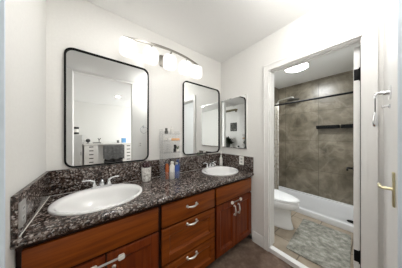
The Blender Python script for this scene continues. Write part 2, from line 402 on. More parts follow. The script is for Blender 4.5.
def shaker(x0, x1, z0, z1, rail=0.058):
    b = B(); e = 0.0005
    for (a0, a1, c0, c1) in ((x0, x0+rail, z0, z1), (x1-rail, x1, z0, z1), (x0+rail-e, x1-rail+e, z0, z0+rail), (x0+rail-e, x1-rail+e, z1-rail, z1)):
        box(b, a0, a1, YF, YF+0.0195, c0, c1, 0.0022, 1)
    # bevelled raised lip and recessed centre panel
    r = rail
    ring = lambda d, y: [(x0+r+d, y, z0+r+d), (x1-r-d, y, z0+r+d), (x1-r-d, y, z1-r-d), (x0+r+d, y, z1-r-d)]
    rings_mesh(b, [ring(-0.003, YF+0.0015), ring(0.017, YF+0.014), ring(0.017, YF+0.0195), ring(-0.003, YF+0.0195), ring(-0.003, YF+0.0015)], False, False)
    box(b, x0+r+0.016, x1-r-0.016, YF+0.0138, YF+0.019, z0+r+0.016, z1-r-0.016)
    return b
def bow_pull(parent, x, z, vertical=False):
    b = B(); L = 0.048; pts = []; rad = []
    for k in range(13):
        u = -1+k/6
        pts.append((u*L, -0.014-0.012*(1-u*u), -0.006*(1-u*u)+0.004)); rad.append(0.0052+0.0045*(1-abs(u))**0.8)
    tube(b, pts, 0.004, 10, rad)
    for s in (-1, 1): lathe(b, [(0.012, 0), (0.011, 0.004), (0.007, 0.007), (0.007, 0.016), (0.009, 0.019)], mtx=Matrix.Translation((s*L, 0, 0.003)) @ Matrix.Rotation(PI/2, 4, 'X'), seg=12)
    if vertical: bmesh.ops.transform(b, matrix=Matrix.Rotation(PI/2, 4, 'Y'), verts=b.verts)
    bmesh.ops.translate(b, verts=b.verts, vec=(x, YF, z))
    return vobj('pull', b, 'satin', parent, 50)
ZA, ZB, ZC, ZD = 0.582, 0.752, 0.566, 0.045
# left bay: long false front over two doors
vobj('false_front', slab(-1.862, -1.222, ZA, ZB), 'wood_h')
dl = vobj('cabinet_door', shaker(-1.862, -1.546, ZD, ZC), 'wood'); bow_pull(dl, -1.585, 0.43, True)
dr = vobj('cabinet_door', shaker(-1.538, -1.222, ZD, ZC), 'wood'); bow_pull(dr, -1.505, 0.43, True)
# centre bay: three drawers
d = vobj('drawer', slab(-1.196, -0.652, ZA, ZB), 'wood_h'); bow_pull(d, -0.925, 0.680)
d = vobj('drawer', shaker(-1.196, -0.652, 0.293, ZC, 0.062), 'wood_h'); bow_pull(d, -0.925, 0.531)
d = vobj('drawer', shaker(-1.196, -0.652, ZD, 0.276, 0.052), 'wood_h'); bow_pull(d, -0.925, 0.243)
# right bay: false front over two doors
vobj('false_front', slab(-0.626, -0.012, ZA, ZB), 'wood_h')
d = vobj('cabinet_door', shaker(-0.626, -0.323, ZD, ZC), 'wood'); bow_pull(d, -0.355, 0.45, True)
d = vobj('cabinet_door', shaker(-0.315, -0.012, ZD, ZC), 'wood'); bow_pull(d, -0.283, 0.45, True)

def latch(name, x0, x1, z, label, wide=0.034):
    t = thing(name, label, 'latch', ((x0+x1)/2, YF, z), 0)
    L = (x1-x0)/2
    for s in (-1, 1):
        b = B(); prism(b, round_rect(s*L-wide/2, s*L+wide/2, -0.015, 0.015, 0.009, 5), 'y', -0.014, 0.0)
        obj('pad', b, 'whiteplastic', t, 40)
    b = B(); box(b, -L+wide/2-0.004, L-wide/2+0.004, -0.010, -0.005, -0.0065, 0.0065, 0.002); obj('strap', b, M['nickel'] if wide < 0.035 else M['grey'], t, 30)
    return t
latch('safety_latch', -1.603, -1.463, 0.520, 'white strap safety latch bridging the two doors under the left sink', 0.036)
latch('safety_latch', -0.392, -0.242, 0.546, 'small white safety latch bridging the two doors under the right sink', 0.034)

# ------------------------------------------------------------- countertop with splashes, sinks
CT, CB = 0.825, 0.780; CF = -0.575
S1 = (-1.549, -0.268, 0.279, 0.243); S2 = (-0.285, -0.258, 0.250, 0.226)
ct = thing('countertop', 'brown and black speckled granite countertop with matching splashes along three walls', 'countertop', (0, 0, CB))
def cobj(name, bm, m='granite', smooth=30):
    o = obj(name, bm, m, ct, smooth); o.matrix_parent_inverse = Matrix.Translation((0, 0, -CB)); return o
b = B()
def loop(pts):
    vs_ = [b.verts.new((x, y, CT)) for x, y in pts]
    return [b.edges.new((vs_[i], vs_[(i+1) % len(vs_)])) for i in range(len(vs_))]
ed = loop([(XL+0.001, -0.001), (XL+0.001, CF+0.022), (-0.001, CF+0.022), (-0.001, -0.001)])
for (cx, cy, a, bb) in (S1, S2):
    ed += loop([(cx+0.93*a*math.cos(2*PI*k/40), cy+0.93*bb*math.sin(2*PI*k/40)) for k in range(40)])
bmesh.ops.triangle_fill(b, use_beauty=True, edges=ed, normal=(0, 0, 1))
ext = bmesh.ops.extrude_face_region(b, geom=list(b.faces))
bmesh.ops.translate(b, verts=[v for v in ext['geom'] if isinstance(v, bmesh.types.BMVert)], vec=(0, 0, CB-CT))
bmesh.ops.recalc_face_normals(b, faces=b.faces)
r = (CT-CB)/2
prism(b, [(CF+0.024, CB)]+[(CF+0.022-0.022*math.cos(t)*1.0, CB+r+r*math.sin(t)) for t in [(-PI/2)+PI*k/8 for k in range(9)]]+[(CF+0.024, CT)], 'x', XL+0.001, -0.001)
cobj('slab', b)
ST = 1.015
b = B(); box(b, XL+0.001, -0.001, -0.020, -0.0005, CT, ST, 0.002); cobj('backsplash', b)
b = B(); box(b, XL+0.001, XL+0.021, CF+0.006, -0.0205, CT, ST, 0.002); cobj('side_splash', b)
b = B(); box(b, -0.021, -0.001, CF+0.006, -0.0205, CT, ST, 0.002); cobj('side_splash', b)
b = B(); box(b, XL+0.021, XL+0.024, CF+0.02, -0.0205, CT, CT+0.0025); box(b, XL+0.024, -0.021, -0.023, -0.0205, CT, CT+0.0015)
cobj('caulk_line', b, 'whiteplastic')

def sink(S, label):
    cx, cy, a, bb = S
    t = thing('sink', label, 'sink', (cx, cy, CT), 0, None)
    prof = [(0.925, 0.922, 0, 0.0008), (1.0, 1.0, 0, 0.0008), (1.0, 1.0, 0, 0.007), (0.985, 0.985, 0, 0.012), (0.95, 0.95, 0, 0.0135), (0.905, 0.845, -0.022, 0.0115), (0.875, 0.80, -0.024, 0.002),
            (0.845, 0.765, -0.024, -0.02), (0.79, 0.71, -0.022, -0.06), (0.66, 0.59, -0.02, -0.11), (0.46, 0.41, -0.018, -0.136), (0.22, 0.2, -0.015, -0.144), (0.085, 0.09, -0.013, -0.147)]
    outer = [(0.1, 0.1, -0.013, -0.155), (0.48, 0.43, -0.018, -0.146), (0.70, 0.63, -0.02, -0.116), (0.83, 0.755, -0.022, -0.06), (0.885, 0.82, -0.02, -0.02), (0.915, 0.90, -0.006, -0.002)]
    seg = 48
    R = [[(a*fa*math.cos(2*PI*k/seg), dy+bb*fb*math.sin(2*PI*k/seg), z) for k in range(seg)] for fa, fb, dy, z in outer+prof]
    b = B(); rings_mesh(b, R, False, False); obj('basin', b, 'porcelain', t, 60)
    b = B(); lathe(b, [(0.001, -0.149), (0.024, -0.149), (0.024, -0.1445), (0.019, -0.1435), (0.016, -0.1465), (0.001, -0.1465)], cy=-0.013, seg=20); obj('drain', b, 'chrome', t, 40)
    return t
sink(S1, 'white oval drop-in sink under the large left mirror')
sink(S2, 'white oval drop-in sink beside the right wall')

def faucet(label, loc):
    t = thing('faucet', label, 'faucet', loc)
    b = B(); prism(b, round_rect(-0.082, 0.082, -0.026, 0.026, 0.0255, 8), 'z', 0.0, 0.010)
    prism(b, round_rect(-0.076, 0.076, -0.021, 0.021, 0.0205, 8), 'z', 0.010, 0.017); obj('base', b, 'chrome', t, 40)
    b = B()
    tube(b, [(0, 0.004, 0.014), (0, 0.002, 0.045), (0, -0.012, 0.068), (0, -0.045, 0.074), (0, -0.085, 0.064), (0, -0.108, 0.050)], 0.013, 14, [0.022, 0.018, 0.0165, 0.0145, 0.0125, 0.0115])
    lathe(b, [(0.003, 0), (0.003, 0.014), (0.007, 0.017), (0.007, 0.023), (0.003, 0.026)], 0, 0.014, 0.050, 12)
    obj('spout', b, 'chrome', t, 50)
    for s in (-1, 1):
        b = B(); lathe(b, [(0.023, 0.016), (0.021, 0.024), (0.015, 0.036), (0.0125, 0.050), (0.0115, 0.058), (0.006, 0.064)], s*0.053, 0, 0, 18)
        tube(b, [(s*0.053, 0, 0.048), (s*0.062, -0.002, 0.062), (s*0.080, -0.004, 0.070), (s*0.105, -0.005, 0.073), (s*0.130, -0.004, 0.072)], 0.007, 10, [0.010, 0.0095, 0.008, 0.0065, 0.0075])
        obj('handle', b, 'chrome', t, 50)
    return t
f1 = faucet('chrome two-handle faucet behind the left sink', (S1[0]+0.004, -0.054, CT+0.0125))
dup(f1, (S2[0]+0.0, -0.060, CT+0.0125), None, 'chrome two-handle faucet behind the right sink by the corner')

# ------------------------------------------------------------- mirrors
def wall_mirror(x0, x1, z0, z1, label):
    t = thing('wall_mirror', label, 'mirror', ((x0+x1)/2, 0, z0))
    w, h = (x1-x0)/2, z1-z0
    o_, i_ = round_rect(-w, w, 0, h, 0.062), round_rect(-w+0.0105, w-0.0105, 0.0105, h-0.0105, 0.0515)
    b = B(); R = lambda p, y: [(u, y, v) for u, v in p]
    rings_mesh(b, [R(o_, -0.001), R(o_, -0.022), R(i_, -0.022), R(i_, -0.001), R(o_, -0.001)], False, False)
    obj('frame', b, 'mirrorframe', t, 40)
    b = B(); prism(b, round_rect(-w+0.009, w-0.009, 0.009, h-0.009, 0.053), 'y', -0.010, -0.002); obj('glass', b, 'mirror', t, label='silvered glass')
    return t
wall_mirror(-1.787, -1.131, 1.022, 1.999, 'large black-framed rounded wall mirror above the left sink')
wall_mirror(-0.702, -0.048, 1.035, 1.999, 'tall black-framed rounded wall mirror above the right sink')
mc = thing('medicine_cabinet', 'frameless mirrored medicine cabinet on the right wall beside the corner', 'medicine cabinet', (0, -0.26, 1.115))
b = B(); box(b, -0.022, -0.0005, -0.225, 0.216, 0, 0.715, 0.001); obj('body', b, 'trim', mc)
b = B(); ring = lambda d, x: [(x, -0.225+d, d), (x, 0.216-d, d), (x, 0.216-d, 0.715-d), (x, -0.225+d, 0.715-d)]
rings_mesh(b, [ring(0, -0.0225), ring(0, -0.0265), ring(0.008, -0.028)], True, True); obj('mirror_door', b, 'mirror', mc)

# ------------------------------------------------------------- vanity light
vl = thing('vanity_light', 'curved brushed nickel bar light with five frosted glass shades above the mirrors', 'light', (-0.93, 0, 2.21))
def arc(u): return (0.45*u, -0.072-0.090*(1-u*u), 0.0)
b = B(); pts = [arc(-1+k/12) for k in range(25)]
R = []
for i, p in enumerate(pts):
    d = Vector(pts[min(i+1, 24)])-Vector(pts[max(i-1, 0)]); d.normalize(); n = Vector((-d.y, d.x, 0))
    p = Vector(p); R.append([p+n*a_+Vector((0, 0, c_)) for a_, c_ in ((-0.005, -0.011), (0.005, -0.011), (0.005, 0.011), (-0.005, 0.011))])
rings_mesh(b, R); obj('bar', b, 'nickel', vl, 30)
b = B(); prism(b, round_rect(-0.075, 0.075, -0.125, 0.0, 0.012), 'y', -0.018, -0.0005); obj('backplate', b, 'nickel', vl, 30)
b = B(); tube(b, [(0, -0.016, -0.06), (0, -0.09, -0.045), (0, -0.160, 0.0)], 0.008); obj('stem', b, 'nickel', vl, 40)
for sx_ in (-1.345, -1.13, -0.918, -0.712, -0.545):
    u = (sx_+0.93)/0.45; x, y, z = arc(u); yy = -0.086
    b = B(); tube(b, [(x, y+0.004, 0.0), (x, (y+yy)/2, -0.004), (x, yy, -0.006), (x, yy, -0.014)], 0.006); lathe(b, [(0.02, -0.026), (0.024, -0.018), (0.016, -0.010)], x, yy, 0, 16)
    obj('socket_arm', b, 'nickel', vl, 40)
    b = B(); sq = lambda h, r, z: [(x+u_, yy+v_*0.82, z) for u_, v_ in round_rect(-h, h, -h, h, r, 6)]
    rings_mesh(b, [sq(0.045, 0.03, -0.163), sq(0.060, 0.040, -0.160), sq(0.067, 0.044, -0.148), sq(0.069, 0.045, -0.13), sq(0.069, 0.045, -0.056), sq(0.067, 0.044, -0.040), sq(0.058, 0.040, -0.028), sq(0.03, 0.02, -0.0265)])
    obj('shade', b, 'shade', vl, 60)

# ------------------------------------------------------------- things on the counter
def lobj(name, prof, m, label, cat, loc, seg=20, group=None, lid=None, lidm='whiteplastic'):
    if lid is None:
        b = B(); lathe(b, prof, seg=seg); o = obj(name, b, m, None, 40); o.location = loc; return tag(o, label, cat, group)
    t = thing(name, label, cat, loc, 0, group)
    b = B(); lathe(b, prof, seg=seg); obj('body', b, m, t, 40)
    b = B(); lathe(b, lid, seg=seg); obj('cap', b, lidm, t, 40)
    return t
cup = lobj('tumbler', [(0.036, 0), (0.042, 0.004), (0.048, 0.135), (0.048, 0.140), (0.043, 0.140), (0.039, 0.010), (0.002, 0.008)], 'cup', 'white filigree tumbler left of the acrylic organizer', 'cup', (-1.177, -0.088, CT+0.001))
b = B(); t_ = bmesh.new(); bmesh.ops.create_icosphere(t_, subdivisions=3, radius=1)
for v in t_.verts:
    n = 1+0.12*math.sin(v.co.x*7+v.co.z*5)*math.cos(v.co.y*6)
    v.co = Vector((v.co.x*0.0345*n, v.co.y*0.0345*n, 0.110+v.co.z*0.075*n))
    if v.co.z > 0.145: v.co.x *= 1.38; v.co.y *= 1.38; v.co.z += 0.006
    else: v.co.x *= 0.88; v.co.y *= 0.88
merge(b, t_); o = obj('folded_cloth', b, 'cloth', None, 60); o.location = (-1.177, -0.088, CT+0.004)
tag(o, 'dark floral cloth bunched into the top of the white tumbler', 'cloth')

OX, OY = -0.925, -0.135
og = thing('acrylic_organizer', 'clear acrylic round countertop organizer with a tall tiered rack of toiletries', 'organizer', (OX, OY, CT+0.001))
def wallring(b, r, z0, z1, t=0.003):
    lathe(b, [(r-t, z0), (r, z0), (r, z1), (r-t, z1), (r-t, z0)], seg=36, caps=False)
b = B(); lathe(b, [(0.112, 0), (0.112, 0.005)], seg=36); wallring(b, 0.112, 0.005, 0.085); obj('base_tray', b, 'acrylic', og, 40)
b = B(); box(b, -0.105, -0.100, -0.02, 0.075, 0.0055, 0.53); box(b, 0.09, 0.095, -0.02, 0.075, 0.0055, 0.51); box(b, -0.1, 0.09, 0.071, 0.075, 0.0055, 0.51)
obj('rack_frame', b, 'acrylic', og)
for z in (0.272, 0.400, 0.475):
    b = B(); box(b, -0.0998, 0.0898, -0.045, 0.0708, z, z+0.004); box(b, -0.0998, 0.0898, -0.048, -0.045, z, z+0.016); obj('shelf', b, 'acrylic', og)
def at(x, y, z): return (OX+x, OY+y, CT+0.001+z)
bp = lambda r, h: [(r*0.9, 0), (r, 0.004), (r, h*0.74), (r*0.55, h*0.86), (r*0.45, h*0.9)]
cp = lambda r, h: [(r*0.5, h*0.88), (r*0.62, h*0.885), (r*0.62, h), (r*0.5, h)]
G = 'toiletries in the acrylic organizer'
lobj('bottle', bp(0.019, 0.185), 'amber', 'amber brown bottle at the left inside the acrylic organizer', 'bottle', at(-0.068, -0.045, 0.006), 16, G, cp(0.019, 0.185), 'greyitem')
lobj('bottle', bp(0.026, 0.180), 'whiteplastic', 'white round-shouldered bottle at the front of the acrylic organizer', 'bottle', at(-0.022, -0.070, 0.006), 16, G, cp(0.026, 0.180), 'whiteplastic')
lobj('bottle', bp(0.022, 0.165), 'bluebottle', 'bright blue bottle with pale cap in the acrylic organizer', 'bottle', at(0.032, -0.072, 0.006), 16, G, cp(0.022, 0.165), 'grey')
lobj('bottle', bp(0.024, 0.185), 'navy', 'darker navy bottle at the right side of the acrylic organizer', 'bottle', at(0.066, -0.030, 0.006), 16, G, cp(0.024, 0.185), 'navy')
lobj('jar', [(0.016, 0), (0.018, 0.003), (0.018, 0.030), (0.013, 0.034), (0.013, 0.060)], 'greyitem', 'dark grey jar at the top left of the organizer rack', 'jar', at(-0.060, -0.01, 0.4805), 14, G)
lobj('jar', [(0.020, 0), (0.021, 0.003), (0.021, 0.058), (0.014, 0.064), (0.014, 0.078)], 'whiteplastic', 'white jar on the topmost tier of the organizer rack', 'jar', at(0.005, -0.008, 0.4805), 14, G)
b = B(); box(b, -0.05, 0.05, -0.018, 0.018, 0, 0.026, 0.003); o = obj('soap_box', b, 'orange', None, 30); o.location = at(0.036, -0.022, 0.4055); tag(o, 'peach coloured soap box on the middle tier of the organizer rack', 'box', G)
b = B(); box(b, -0.09, -0.045, -0.014, 0.014, 0, 0.030, 0.003); o = obj('card_box', b, 'white', None, 30); o.location = at(0.036, -0.022, 0.4055); tag(o, 'small white card box left of the peach soap box on the rack', 'box', G)
for i, (dx, dz, lab) in enumerate(((0.034, 0.0, 'small black tub on the lower rack tier, under another tub'), (0.038, 0.0425, 'small black tub on top of another on the lower rack tier'))):
    lobj('tub', [(0.013, 0), (0.0145, 0.003), (0.0145, 0.028), (0.015, 0.029), (0.015, 0.040), (0.012, 0.042)], 'blackplastic', lab, 'tub', at(dx, -0.02, 0.2765+dz), 14, G)
b = B()
for k in range(9):
    a = k*2*PI/9; tube(b, [(0, 0, 0.028), (0.010*math.cos(a), 0.010*math.sin(a), 0.05), (0.019*math.cos(a), 0.019*math.sin(a), 0.060+0.006*(k % 3))], 0.004, 6, [0.004, 0.005, 0.001])
pl = thing('succulent', 'tiny grey-green succulent plant beside the black tubs on the rack', 'plant', at(0.070, -0.018, 0.2775), 0, G)
obj('leaves', b, 'green', pl, 60); b = B(); lathe(b, [(0.011, 0), (0.014, 0.028), (0.012, 0.030), (0.002, 0.027)], seg=14); obj('pot', b, 'whiteplastic', pl, 40)
# by the second sink
lobj('soap_bottle', [(0.022, 0), (0.024, 0.004), (0.024, 0.118), (0.012, 0.135), (0.009, 0.140)], 'whiteplastic', 'white pump soap bottle in the corner behind the right sink', 'bottle', (-0.062, -0.062, CT+0.001), 16, None,
     [(0.010, 0.139), (0.012, 0.141), (0.012, 0.165), (0.005, 0.168), (0.005, 0.19), (0.011, 0.192), (0.011, 0.2)], 'whiteplastic')
lobj('jar', [(0.014, 0), (0.015, 0.002), (0.015, 0.018), (0.012, 0.020), (0.012, 0.042)], 'green', 'small grey-green jar standing on the backsplash under the right mirror', 'jar', (-0.455, -0.0165, ST+0.0005), 12)
lobj('pebble_dish', [(0.010, 0), (0.022, 0.004), (0.024, 0.014), (0.022, 0.014), (0.009, 0.005)], 'greyitem', 'low dark dish on the backsplash ledge right of the grey-green jar', 'dish', (-0.33, -0.024, ST+0.0005), 14)

# outlets
def outlet(label, loc, rz=0, rx=0):
    t = thing('outlet', label, 'outlet', loc, rz)
    b = B(); prism(b, round_rect(-0.035, 0.035, -0.057, 0.057, 0.006, 4), 'y', -0.005, 0.0); obj('cover_plate', b, 'whiteplastic', t, 30)
    for z in (-0.022, 0.022):
        b = B(); prism(b, round_rect(-0.016, 0.016, z-0.013, z+0.013, 0.006, 4), 'y', -0.0065, -0.0045)
        f = obj('receptacle', b, 'grey', t, 30)
        b = B(); box(b, -0.008, -0.005, -0.0072, -0.0062, z-0.004, z+0.005); box(b, 0.005, 0.008, -0.0072, -0.0062, z-0.004, z+0.005); obj('slot', b, 'slot', f)
    return t
o1 = outlet('white outlet plate on the right granite side splash', (-0.0215, -0.405, 0.955), -PI/2)
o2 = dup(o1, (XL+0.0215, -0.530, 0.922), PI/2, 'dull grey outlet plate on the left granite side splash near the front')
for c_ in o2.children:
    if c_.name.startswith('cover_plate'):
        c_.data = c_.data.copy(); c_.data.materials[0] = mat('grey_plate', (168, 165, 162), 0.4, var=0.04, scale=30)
dup(o1, (-0.78, -1.7495, 1.10), PI, 'white outlet plate on the wall below the towel ring in the left mirror')
tr = thing('towel_ring', 'chrome towel ring on the wall seen at the right edge of the left mirror', 'towel ring', (-0.715, -1.7495, 1.50))
b = B(); lathe(b, [(0.024, 0), (0.024, 0.008), (0.01, 0.012), (0.01, 0.05)], mtx=Matrix.Rotation(-PI/2, 4, 'X'), seg=16); obj('post', b, 'chrome', tr, 40)
b = B(); tube(b, [(0.075*math.sin(2*PI*k/28), 0.046, -0.075+0.075*math.cos(2*PI*k/28)) for k in range(28)], 0.0045, 8, closed=True); obj('ring', b, 'chrome', tr, 50)

# robe hook on the right door and the ornament hanging from it (placed in the door's frame)
ca, sa = math.cos(ang), math.sin(ang)
def ond2(lx, ly, z): return (A0.x+lx*ca-ly*sa, A0.y+lx*sa+ly*ca, z)
rh = thing('robe_hook', 'chrome double robe hook high on the white door at the right edge', 'hook', ond2(0.30, 0.0, 1.52), ang)
b = B(); prism(b, round_rect(-0.02, 0.02, -0.038, 0.038, 0.012, 5), 'y', -0.006, -0.0002); lathe(b, [(0.013, 0), (0.011, 0.02), (0.007, 0.024)], mtx=Matrix.Translation((0, -0.005, 0)) @ Matrix.Rotation(PI/2, 4, 'X'), seg=14); obj('mount', b, 'chrome', rh, 40)
b = B(); tube(b, [(0, -0.02, 0.004), (0, -0.032, 0.002), (0, -0.045, 0.005), (0, -0.052, 0.004), (0, -0.054, -0.008), (0, -0.053, -0.022)], 0.005, 10, [0.011, 0.008, 0.007, 0.007, 0.007, 0.008]); obj('hook_arm', b, 'chrome', rh, 50)
b = B(); lathe(b, [(0.012, 0), (0.012, 0.004), (0.005, 0.008), (0.005, 0.018), (0.009, 0.02), (0.009, 0.027), (0.004, 0.03)], mtx=Matrix.Translation((0, -0.002, -0.075)) @ Matrix.Rotation(PI/2, 4, 'X'), seg=14); obj('knob', b, 'chrome', rh, 40)
ho = thing('hanging_ornament', 'slim silver ornament hanging on a loop from the robe hook', 'ornament', ond2(0.30, -0.0545, 1.49), ang)
b = B(); tube(b, [(0.006*math.sin(2*PI*k/20), 0.0, -0.030+0.042*math.cos(2*PI*k/20)) for k in range(20)], 0.0018, 6, closed=True); obj('loop', b, 'blackplastic', ho, 60)
b = B(); lathe(b, [(0.002, -0.158), (0.009, -0.152), (0.012, -0.135), (0.009, -0.11), (0.007, -0.09), (0.004, -0.074), (0.002, -0.070)], seg=14); obj('pendant', b, 'chrome', ho, 60)

# ------------------------------------------------------------- bathroom things
bt = thing('shower_pan', 'low white shower pan with a raised front curb under the stone-tiled wall', 'shower pan', (1.1, BYR, 0))
L = BYL-BYR; x1 = BX-1.1
b = B()
prism(b, [(0.012, 0.001), (0.012, 0.072), (0.018, 0.082), (0.030, 0.086), (0.075, 0.086), (0.088, 0.080), (0.100, 0.045), (0.115, 0.034), (0.45, 0.026), (x1-0.06, 0.034), (x1-0.04, 0.042), (x1-0.034, 0.066), (x1-0.002, 0.068), (x1-0.002, 0.001)], 'y', 0.002, L-0.002)
obj('basin', b, 'tub', bt, 35)
b = B(); lathe(b, [(0.045, 0.0), (0.048, 0.002), (0.045, 0.005), (0.002, 0.005)], 0.27, 0.205, 0.0315, 20); obj('drain', b, 'black', bt, 40)
rod = B(); tube(rod, [(1.15, BYR+0.004, 1.872), (1.15, BYL-0.004, 1.872)], 0.0145, 12)
sr = thing('shower_rod', 'black straight shower curtain rod across the shower opening', 'curtain rod', (1.15, BYR, 1.872))
bmesh.ops.translate(rod, verts=rod.verts, vec=(-1.15, -BYR, -1.872)); obj('pole', rod, 'black', sr, 50)
for y, s in ((0.0, -1), (L, 1)):
    b = B(); lathe(b, [(0.03, 0), (0.03, 0.006), (0.016, 0.018)], mtx=Matrix.Translation((0, y-s*0.0005, 0)) @ Matrix.Rotation(s*PI/2, 4, 'X'), seg=18); obj('flange', b, 'black', sr, 40)
b = B(); N = 90; R0, R1 = [], []
for k in range(N+1):
    u = k/N; y = BYL-0.008-0.36*u; x = 1.118+0.022*math.sin(u*PI*2*9)
    R0.append((x, y)); 
t_ = bmesh.new(); cols = []
for i, (x, y) in enumerate(R0):
    cols.append([t_.verts.new((x*1.0+0.0006*j, y, 0.10+1.75*j/10)) for j in range(11)])
for a_, c_ in zip(cols, cols[1:]):
    for j in range(10): t_.faces.new((a_[j], c_[j], c_[j+1], a_[j+1]))
bmesh.ops.solidify(t_, geom=list(t_.faces), thickness=0.002)
merge(b, t_)
sc_ = thing('shower_curtain', 'white patterned shower curtain bunched at the left end of the rod', 'curtain', (0, 0, 0))
obj('cloth', b, 'curtain', sc_, 60)
for k in range(6):
    b = B(); y = BYL-0.02-0.065*k; tube(b, [(1.15+0.020*math.sin(2*PI*q/16), y, 1.866+0.024*math.cos(2*PI*q/16)) for q in range(16)], 0.002, 6, closed=True); obj('ring', b, 'black', sc_, 60)

sh = thing('rain_shower', 'chrome rain shower head on a gooseneck arm from the left tile wall', 'shower head', (1.85, BYL, 2.0))
b = B(); yr = -0.045
tube(b, [(0, yr, -0.35), (0, yr, 0.09), (0, yr-0.01, 0.115), (0, yr-0.04, 0.128), (0, yr-0.18, 0.142), (0, yr-0.285, 0.148), (0, yr-0.31, 0.138), (0, yr-0.312, 0.115)], 0.015, 10); obj('arm', b, 'satin', sh, 50)
for z in (-0.3, 0.06):
    b = B(); tube(b, [(0, -0.0005, z), (0, yr, z)], 0.009, 10); lathe(b, [(0.024, 0), (0.024, 0.006), (0.01, 0.012)], mtx=Matrix.Translation((0, -0.0005, z)) @ Matrix.Rotation(PI/2, 4, 'X'), seg=16); obj('bracket', b, 'satin', sh, 50)
b = B(); lathe(b, [(0.108, 0.082), (0.115, 0.086), (0.115, 0.092), (0.05, 0.100), (0.016, 0.110), (0.014, 0.120)], 0, yr-0.312, 0, 28); obj('spray_plate', b, 'greyitem', sh, 40)

def rail_shelf(y0, y1, label):
    t = thing('shower_shelf', label, 'shelf', (BX, (y0+y1)/2, 1.43), 0, 'black shower shelves on the tile wall')
    h = (y1-y0)/2
    b = B(); box(b, -0.095, -0.0005, -h, h, 0.0, 0.006, 0.002); obj('tray', b, 'black', t)
    b = B(); box(b, -0.097, -0.092, -h, h, 0.004, 0.026); box(b, -0.098, -0.090, -h, h, 0.044, 0.062, 0.001)
    for y in (-h+0.003, 0, h-0.003): box(b, -0.097, -0.092, y-0.003, y+0.003, 0.010, 0.048)
    for s in (-1, 1): box(b, -0.094, -0.0005, s*h-0.003, s*h+0.003, 0.002, 0.060)
    box(b, -0.006, -0.0005, -h, h, 0.006, 0.060)
    obj('rail', b, 'black', t)
    return t
rail_shelf(-1.095, -0.775, 'black wire shower shelf on the stone tile, left one of two')
rail_shelf(-1.46, -1.125, 'black wire shower shelf on the stone tile, right one by the door')

def flush_lamp(label, loc, m):
    t = thing('ceiling_light', label, 'light', loc)
    b = B(); lathe(b, [(0.150, -0.0255), (0.162, -0.034), (0.172, -0.033), (0.174, -0.0005)], seg=36); obj('base_ring', b, 'white', t, 40)
    b = B(); lathe(b, [(0.01, -0.056), (0.06, -0.054), (0.10, -0.048), (0.13, -0.039), (0.147, -0.026)], seg=36); obj('dome', b, m, t, 60)
flush_lamp('round white flush ceiling light glowing inside the bathroom', (1.07, -0.70, CE), 'bathlamp')
gl_ = thing('fill_globe', 'added globe fill light, out of view below the vanity room ceiling by the closet door', 'light', (-0.57, -1.40, CE))  # fill lamp added outside the view to even out the light
b = B(); lathe(b, [(0.06, -0.02), (0.065, -0.0005)], seg=24); obj('canopy', b, 'white', gl_, 40)
b = B(); tube(b, [(0, 0, -0.019), (0, 0, -0.085)], 0.01); obj('stem', b, 'nickel', gl_, 40)
b = B(); lathe(b, [(0.1*math.sin(t), -0.175+0.1*math.cos(t)) for t in [0.18+(PI-0.2)*k/14 for k in range(15)]], seg=28); obj('globe', b, 'fill_lamp', gl_, 60)
flush_lamp('added flush fill light, out of view on the vanity room ceiling above the left sink', (-1.35, -0.66, CE), 'fill_lamp_dim')  # second added fill lamp, unseen by camera and mirrors

# toilet, tank against the bathroom's left wall, bowl towards the door
TX = 0.55
tl = thing('toilet', 'white two-piece toilet with closed lid beside the shower pan', 'toilet', (TX, BYL-0.035, 0)); tl.scale = (1.05, 1.03, 0.965)
def ov(cy, a, bf, bbk, z, n=36, sq=1.0):
    """egg outline: half-width a, front reach bf (towards -y), back reach bbk"""
    P = []
    for k in range(n):
        t = 2*PI*k/n; s, c = math.sin(t), math.cos(t)
        P.append((a*c, cy+(bbk*s if s > 0 else bf*s), z))
    return P
b = B()
rings_mesh(b, [ov(-0.40, 0.115, 0.335, 0.22, 0.0), ov(-0.40, 0.118, 0.345, 0.22, 0.015), ov(-0.40, 0.108, 0.335, 0.21, 0.04), ov(-0.40, 0.104, 0.315, 0.20, 0.12), ov(-0.41, 0.106, 0.296, 0.21, 0.22), ov(-0.42, 0.116, 0.300, 0.21, 0.27),
               ov(-0.43, 0.160, 0.335, 0.22, 0.298), ov(-0.44, 0.184, 0.360, 0.23, 0.335), ov(-0.44, 0.188, 0.366, 0.23, 0.392), ov(-0.44, 0.180, 0.356, 0.225, 0.400)])
box(b, -0.19, 0.19, -0.26, -0.02, 0.33, 0.395, 0.02, 3)
obj('bowl', b, 'porcelain', tl, 60)
b = B(); rings_mesh(b, [ov(-0.44, 0.186, 0.364, 0.20, 0.402), ov(-0.44, 0.189, 0.369, 0.205, 0.408), ov(-0.44, 0.187, 0.366, 0.205, 0.418), ov(-0.44, 0.182, 0.360, 0.20, 0.420)]); obj('seat', b, 'porcelain', tl, 50)
b = B(); rings_mesh(b, [ov(-0.44, 0.182, 0.360, 0.20, 0.423), ov(-0.44, 0.187, 0.367, 0.205, 0.428), ov(-0.44, 0.184, 0.362, 0.205, 0.438), ov(-0.44, 0.15, 0.32, 0.19, 0.446), ov(-0.44, 0.05, 0.15, 0.1, 0.449)]); obj('lid', b, 'porcelain', tl, 60)
b = B(); box(b, -0.22, 0.22, -0.205, -0.012, 0.40, 0.745, 0.025, 3); obj('tank', b, 'porcelain', tl, 50)
b = B(); box(b, -0.23, 0.23, -0.215, -0.006, 0.746, 0.78, 0.012, 3); obj('tank_lid', b, 'porcelain', tl, 50)
b = B(); tube(b, [(-0.16, -0.205, 0.68), (-0.16, -0.222, 0.68), (-0.10, -0.226, 0.672)], 0.006); obj('flush_lever', b, 'chrome', tl, 50)

